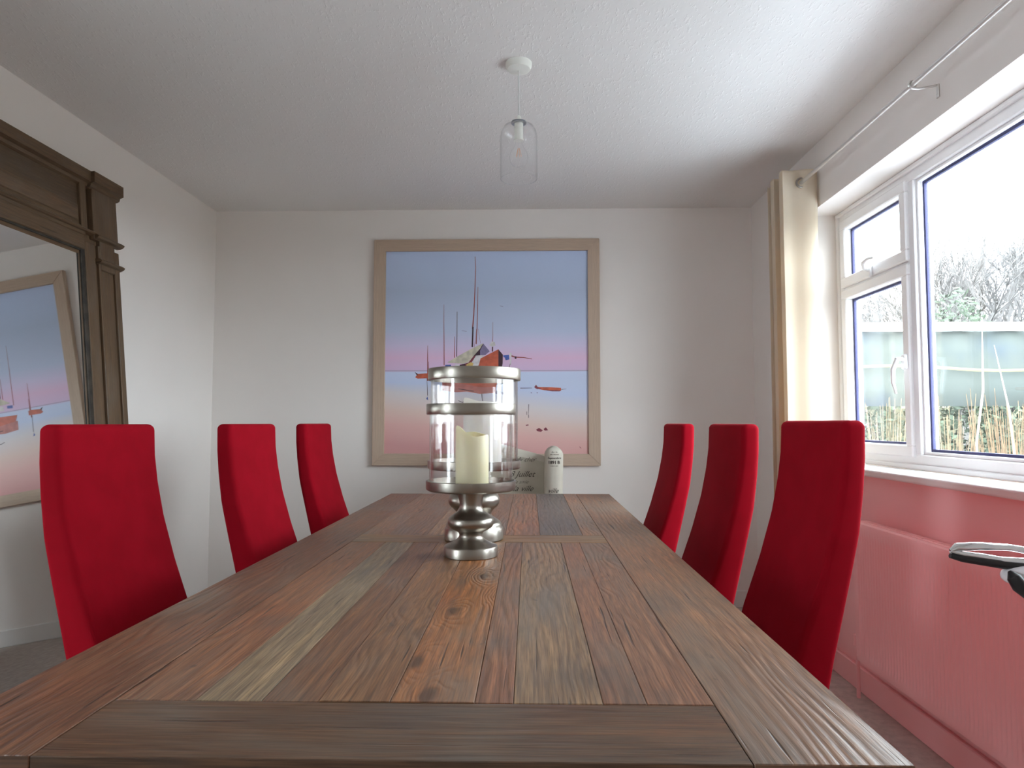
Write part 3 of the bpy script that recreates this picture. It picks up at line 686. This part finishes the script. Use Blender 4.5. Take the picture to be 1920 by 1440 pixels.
lantern('shorter brushed nickel hurricane lantern, in front, holding the slanted cream candle', (-.139, 1.664, TZ), pr1, .107, .158, .335, .360, .099)
pr2 = [(.076, 0), (.080, .003), (.080, .030), (.077, .034)] + dense([(.076, .036), (.072, .047), (.060, .056), (.049, .064), (.048, .073), (.056, .083), (.066, .093), (.0700, .106), (.066, .119), (.055, .130), (.043, .140), (.036, .152), (.034, .165), (.036, .178), (.040, .188)]) + [(.042, .192), (.0005, .193)]
lantern('taller brushed nickel hurricane lantern standing behind the shorter one', (-.150, 1.900, TZ), pr2, .127, .193, .431, .462, .119)
def candle(label, loc, r, h, m, slant):
    t_ = thing('pillar_candle', label, 'candle', loc, 0, 'pillar candles in the lanterns')
    bm = bmesh.new(); seg = 48; rings = []
    def ring(rr, zf): return [(rr*math.cos(2*PI*i/seg), rr*math.sin(2*PI*i/seg), zf(2*PI*i/seg)) for i in range(seg)]
    top = lambda a: h + slant*(-.55*math.cos(a) + .3*math.sin(2*a+.6) - .25*math.sin(3*a))
    rings = [ring(r-.002, lambda a: 0), ring(r, lambda a: .003), ring(r, lambda a: h*.5), ring(r, lambda a: top(a)-.004), ring(r-.0015, top), ring(r-.0045, lambda a: top(a)-.001), ring(r-.008, lambda a: top(a)-.012), ring(r*.5, lambda a: h-.026), ring(.001, lambda a: h-.027)]
    loft(bm, rings, True, True); obj('wax', bm, m, t_, True)
    bm = bmesh.new(); tube(bm, [(0, 0, h-.028), (.001, 0, h-.018), (.003, 0, h-.012)], .0012, 6); obj('wick', bm, M_black, t_)
candle('cream pillar candle with a slanted top in the shorter lantern', (-.136, 1.661, TZ+.1625), .0395, .130, M_wax, .016)
candle('tall white pillar candle in the taller lantern behind', (-.128, 1.900, TZ+.1975), .052, .178, M_wax2, .008)

# ---------------------------------------------------------------- wing armchair with printed script
M_linen = var('script_printed_linen', (.56, .52, .44), .9, 9, .06, .2, 500, .001)
M_ink = var('faded_black_ink', (.045, .035, .03), .8, 40, .3)
wing = thing('wing_armchair', 'linen wing armchair printed with old handwriting, beyond the table end', 'armchair', (-.06, 3.60, 0))
bm = bmesh.new(); rings = []
zt_ = 1.0
for i in range(15):
    z = .30 + (.93-.30)*i/14; rings.append(rrect(0, .10+.10*(z-.3), .215, .05, .045, z, 5))
b2 = bmesh.new(); loft(b2, rings + [rrect(0, .165, .21-.012*k, .046-.006*k, .035, .93+.008*k, 5) for k in range(1, 5)])
for v in b2.verts:
    if v.co.z > .6: v.co.z += (v.co.z-.6)*(.16*math.cos(v.co.x*7.0+.9) - .10)
merge(bm, b2); obj('backrest', bm, M_linen, wing, True)
def wing_x(z): return .185 + .02*(z-.5)
for s in (-1, 1):
    bm = bmesh.new(); b2 = bmesh.new(); rings = []
    for i in range(34):
        z = .30 + .62*i/20 if i <= 20 else .92 + .045*math.sin(PI/2*(i-20)/13); k = max(0, (z-.925)/.0401); sh = math.sqrt(max(1-k*k, .0)) * .8 + .2*(1-k)+.02
        yf = -.10 if z > .62 else -.10-.22*min(1, (.62-z)/.10)
        ya = .10 + .05*(z-.3)
        hy = (ya-yf)/2; rings.append(rrect(s*(wing_x(z)-.006), (ya+yf)/2, .045*sh, hy*(1-.45*k**3), .040*sh, z, 6))
    loft(b2, rings); merge(bm, b2); obj('wing', bm, M_linen, wing, True)
bm = bmesh.new(); loft(bm, [rrect(0, -.10, .145-s, .22-s, .05, z, 5) for z, s in ((.30, .01), (.31, 0), (.45, 0), (.47, .006), (.48, .02))]); obj('seat_cushion', bm, M_linen, wing, True)
for x in (-.17, .17):
    for y in (-.26, .12):
        bm = bmesh.new(); loft(bm, [rrect(x, y, .012, .012, .003, 0, 2), rrect(x, y, .02, .02, .004, .31, 2)]); obj('leg', bm, M_darkwood, wing)
def text_mesh(s, size, shear=0.0, x=0, z=0, yfun=lambda X, Z_: 0, bold=0.0, parent=None, fit=None):
    cu = bpy.data.curves.new('script_text', 'FONT'); cu.body = s; cu.size = size; cu.shear = shear; cu.offset = bold; cu.resolution_u = 3
    ob = bpy.data.objects.new('script_text', cu); col.objects.link(ob)
    dg = bpy.context.evaluated_depsgraph_get(); me = bpy.data.meshes.new_from_object(ob.evaluated_get(dg)); bpy.data.objects.remove(ob); bpy.data.curves.remove(cu)
    bm = bmesh.new(); bm.from_mesh(me); bpy.data.meshes.remove(me)
    xs_ = [v.co.x for v in bm.verts]; wd_ = max(xs_)-min(xs_); k_ = fit/wd_ if fit else 1
    for v in bm.verts:
        X, Z_ = (x+(v.co.x-min(xs_)-wd_/2)*k_ if fit else x+v.co.x), z+v.co.y; v.co = Vector((X, yfun(X, Z_), Z_))
    o = obj('printed_script', bm, M_ink, parent)
    return o
bk = [c for c in wing.children if c.name.startswith('backrest')][0]
wg = [c for c in wing.children if c.name.startswith('wing')][-1]
yb = lambda X, Z_: .10+.10*(Z_-.3)-.0515
text_mesh('8 Juillet', .044, .5, -.045, .800, yb, -.0003, bk)
text_mesh('de la ville', .042, .55, -.08, .725, yb, -.0003, bk)
text_mesh('My cher', .034, .6, -.02, .880, yb, -.0003, bk)
text_mesh('tres aimable amie', .026, .55, -.13, .765, yb, -.0003, bk)
def yw(X, Z_):
    d = max(0.0, min(.038, abs(X-(wing_x(Z_)-.006))-.005)); return -.10 + .040 - math.sqrt(.040**2-d*d) - .0012
for tx, size, shear, z_, bold, fit in (('Septembre', .015, .3, .904, .0002, .068), ('1891 B', .021, 0, .880, .0008, .056), ('extra sec', .010, .3, .867, 0, .040), ('de bons', .010, .2, .924, 0, .045), ('de la', .010, .1, .936, 0, .030), ('ville', .034, .5, .735, 0, .050)):
    text_mesh(tx, size, shear, wing_x(z_)-.006, z_, yw, bold, wg, fit)

# ---------------------------------------------------------------- chrome armed stand at the right edge
st = thing('chrome_stand', 'chrome and black looped metal arm jutting in at the right edge', 'stand', (.93, 1.12, 0))
bm = bmesh.new()
L1 = [(-.268, 0, .884), (-.258, 0, .890), (-.225, 0, .8915), (-.18, 0, .890), (-.12, 0, .880), (-.06, .0, .872), (0, 0, .866)]
L2 = [(-.268, 0, .884), (-.25, 0, .880), (-.22, 0, .876), (-.19, 0, .871), (-.15, 0, .868), (-.08, 0, .864), (0, 0, .862)]
tube(bm, L1, [.003, .0065, .0065, .0055, .006, .009, .010], 12); tube(bm, L2, [.003, .004, .0045, .0045, .0055, .008, .010], 12)
obj('loop_arm', bm, M_chrome, st, True)
bm = bmesh.new(); tube(bm, [(x, y+.001, z-.0075) for x, y, z in L2], [.004, .006, .007, .007, .008, .009, .010], 10); obj('black_underside', bm, M_black, st, True)
M_shell = mat('glossy_white_shell', (.75, .70, .74), .15)
bm = bmesh.new(); b2 = bmesh.new(); bmesh.ops.create_uvsphere(b2, u_segments=24, v_segments=14, radius=.028); b2.transform(Matrix.Translation((-.152, 0, .846)) @ Matrix.Diagonal((1.35, .9, .62, 1))); merge(bm, b2)
tube(bm, [(-.155, 0, .846), (-.12, 0, .840), (-.06, 0, .838), (0, 0, .838)], [.014, .022, .022, .02], 16); obj('clamp', bm, M_shell, st, True)
bm = bmesh.new(); tube(bm, [(-.187, -.014, .856), (-.185, -.020, .848), (-.178, -.024, .835), (-.166, -.022, .823), (-.150, -.018, .815)], [.003, .010, .012, .009, .002], 12); obj('black_grip', bm, M_black, st, True)
bm = bmesh.new(); tube(bm, [(.0, 0, .02), (.0, 0, .88)], .014, 16); obj('pole', bm, M_chrome, st, True)
bm = bmesh.new(); lathe(bm, [(.14, 0), (.14, .012), (.13, .018), (.02, .03), (.001, .031)], 40, cap0=True); obj('base', bm, M_black, st, True)

# ---------------------------------------------------------------- garden outside
M_lawn = var('lawn_grass', (.075, .070, .046), .9, 2, .4, .4, 60, .02)
M_patio = var('pale_paving', (.47, .49, .52), .8, 3, .1, .2, 20, .01)
bm = bmesh.new(); box(bm, 1.61, 5.2, -6, 9, -.25, -.15); box(bm, -9, XL-.16, -9, 9, -.25, -.15); tag(obj('patio', bm, M_patio), 'pale paving outside the window', 'paving', kind='structure')
bm = bmesh.new(); box(bm, 5.2, 40, -20, 50, -.25, -.16); box(bm, 1.61, 5.2, 9, 50, -.25, -.16); tag(obj('lawn', bm, M_lawn), 'green lawn outside the window', 'lawn', kind='structure')
M_twig = var('pale_bark', (.14, .13, .125), .9, 10, .2); M_leaf = var('shrub_leaf', (.052, .072, .045), .8, 3, .5)
M_stalk = var('dry_straw_stalk', (.15, .105, .06), .8, 20, .3); M_whitewood = mat('white_painted_wood', (.85, .85, .84), .5)
M_net = mat('green_blue_netting', (.10, .125, .125), .9); t = NT(M_net); t.put(P(M_net).inputs['Base Color'], t.mix(t.ss(t.noise(t.objco(), .9, 3), .42, .6), (.064, .073, .066), (.036, .050, .066))); M_rope = mat('yellow_cord', (.24, .24, .10), .7)
def prism(bm, a, b, r0, r1):
    a, b = Vector(a), Vector(b); d = (b-a).normalized(); u_ = d.orthogonal().normalized(); v_ = d.cross(u_)
    A = [bm.verts.new(a+(u_*math.cos(k*2.094)+v_*math.sin(k*2.094))*r0) for k in range(3)]
    B = [bm.verts.new(b+(u_*math.cos(k*2.094)+v_*math.sin(k*2.094))*r1) for k in range(3)]
    for k in range(3): bm.faces.new((A[k], A[(k+1) % 3], B[(k+1) % 3], B[k]))
def grow(bm, p, d, L_, r, lev, rnd):
    q_ = p + d*L_; prism(bm, p, q_, r, r*.68)
    if lev == 0: return
    for k in range(rnd.choice((2, 3, 3, 4))):
        nd = (d + Vector((rnd.uniform(-1, 1), rnd.uniform(-1, 1), rnd.uniform(-.45, .8)))*.62).normalized()
        grow(bm, p + d*L_*rnd.uniform(.5, 1), nd, L_*rnd.uniform(.62, .84), r*.66, lev-1, rnd)
trees = [(6.2, 12.6, 4.0, 'bare tree at the left of the garden hedge'), (9.3, 15.0, 5.4, 'bare spreading tree behind the middle of the garden'), (7.8, 11.6, 5.4, 'tall bare tree at the right of the garden view')]
for i, (x, y, hh, lab) in enumerate(trees):
    rnd = random.Random(20+i); r = thing('bare_tree', lab, 'tree', (x, y, -.16), 0, 'bare trees in the garden')
    bm = bmesh.new(); prism(bm, (0, 0, 0), (0, 0, hh*.28), .09, .07); obj('trunk', bm, M_twig, r)
    bm = bmesh.new()
    for k in range(6):
        a = 2*PI*k/6+rnd.random(); grow(bm, Vector((0, 0, hh*.24)), Vector((math.cos(a)*.6, math.sin(a)*.6, .9)).normalized(), hh*.24, .050, 6, rnd)
    obj('branches', bm, M_twig, r)
def shrub(lab, x, y, rx, ry, hh, n, seed):
    rnd = random.Random(seed); bm = bmesh.new()
    for _ in range(n):
        a = rnd.uniform(0, 2*PI); ct = rnd.uniform(0, 1); st_ = math.sqrt(1-ct*ct); rr = rnd.uniform(.72, 1.05)
        c = Vector((rx*st_*math.cos(a)*rr, ry*st_*math.sin(a)*rr, hh*ct*rr)); s = rnd.uniform(.03, .07)
        u_ = Vector((rnd.gauss(0, 1), rnd.gauss(0, 1), rnd.gauss(0, 1))).normalized(); v_ = u_.orthogonal().normalized()
        bm.faces.new([bm.verts.new(c+u_*s), bm.verts.new(c+v_*s*.5), bm.verts.new(c-u_*s), bm.verts.new(c-v_*s*.5)])
    r = thing('evergreen_shrub', lab, 'shrub', (x, y, -.16), 0, 'evergreen shrubs in the garden'); obj('foliage', bm, M_leaf, r)
    bm = bmesh.new(); prism(bm, (0, 0, 0), (0, 0, hh*.7), .04, .02); obj('stem', bm, M_twig, r)
shrub('pale green shrub at the left behind the netting', 4.75, 10.4, .72, .8, 2.7, 4500, 1)
shrub('green shrub in the middle behind the netting', 6.35, 10.4, .76, .8, 3.1, 6000, 2)
shrub('large green shrub at the right behind the netting', 7.97, 10.3, .76, .8, 3.4, 6500, 3)
# low clipped hedge closing the garden
M_hedge = var('tan_green_beech_hedge', (.095, .088, .055), .9, 1.6, .35, .6, 14, .05)
bm = bmesh.new(); rnd = random.Random(5)
hy = [(0, -.45), (.5, -.5), (1.1, -.46), (1.62, -.40), (1.80, -.2), (1.84, .0), (1.80, .2), (1.6, .42), (0, .45)]
rows = [[bm.verts.new((.25*i, y+rnd.uniform(-.05, .05), z+(rnd.uniform(-.05, .05) if z else 0))) for i in range(73)] for z, y in hy]
for a, b in zip(rows, rows[1:]):
    for i in range(72): bm.faces.new((a[i], a[i+1], b[i+1], b[i]))
tag(obj('hedge', bm, M_hedge, loc=(2.4, 18.5, -.16), smooth=True), 'low tan and green hedge far across the garden', 'hedge')
# netted garden frame
nf = thing('netting_frame', 'white railed garden frame hung with green blue netting', 'netting frame', (3.0, 8.2, -.16))
bm = bmesh.new(); box(bm, .6, 4.6, -.04, .04, 2.32, 2.42, .005); obj('top_rail', bm, M_whitewood, nf)
for x in (.62, 4.55):
    bm = bmesh.new(); box(bm, x-.035, x+.035, -.035, .035, 0, 2.33, .004); obj('post', bm, M_whitewood, nf)
bm = bmesh.new(); nx = 60
rows = [[bm.verts.new((.66+3.86*i/nx, .05+.03*math.sin(i*.7+z), z)) for i in range(nx+1)] for z in (1.44, 1.75, 2.05, 2.33)]
for a, b in zip(rows, rows[1:]):
    for i in range(nx): bm.faces.new((a[i], a[i+1], b[i+1], b[i]))
o = obj('netting', bm, M_net, nf, True); md = o.modifiers.new('thickness', 'SOLIDIFY'); md.thickness = .01
bm = bmesh.new(); tube(bm, [(.62+3.93*i/20, -.05, 1.88+.03*math.sin(i*.5)) for i in range(21)], .018, 6); obj('cord', bm, M_rope, nf)
# dry grass clumps just outside
spots = [(2.6, 5.15), (2.75, 4.6), (2.85, 4.05), (2.45, 3.6), (3.4, 4.4), (2.75, 3.1)]
labs = ['dry straw coloured grass clump farthest left outside the window', 'dry grass clump behind the left casement', 'dry grass clump behind the mullion', 'dry grass clump in the middle of the large pane', 'dry grass clump close to the large pane', 'dry grass clump at the right edge of the large pane']
for i, ((x, y), lab) in enumerate(zip(spots, labs)):
    rnd = random.Random(50+i); bm = bmesh.new()
    for k in range(80):
        a = rnd.uniform(0, 2*PI); b = rnd.uniform(0, .15); hh = rnd.uniform(.75, 1.45); l = rnd.uniform(.01, .1)
        p0 = Vector((b*math.cos(a), b*math.sin(a), 0)); dr = Vector((math.cos(a+rnd.uniform(-1, 1)), math.sin(a), 0))
        p1 = p0+dr*l*.35+Vector((0, 0, hh*.6)); p2 = p0+dr*l+Vector((0, 0, hh))
        prism(bm, p0, p1, .0045, .0035); prism(bm, p1, p2, .0035, .0015)
    tag(obj('dry_grass', bm, M_stalk, loc=(x, y, -.16)), lab, 'grass clump', 'dry grass clumps outside')
bm = bmesh.new()
def stem(pts, r): tube(bm, pts, [r]*(len(pts)-1)+[r*.3], 6)
stem([(0, 0, 0), (-.02, .02, .6), (-.04, 0, 1.15), (.0, 0, 1.4), (.02, .02, 1.72)], .005); stem([(.16, .03, 0), (.17, .03, .9), (.14, .03, 1.3), (.08, .03, 1.62)], .0045)
M_stem = var('pale_stem', (.34, .29, .21), .8, 20, .2)
tag(obj('tall_stem', bm, M_stem, loc=(2.16, 3.35, -.16)), 'pair of tall arching dry stems in front of the large pane', 'plant stem')
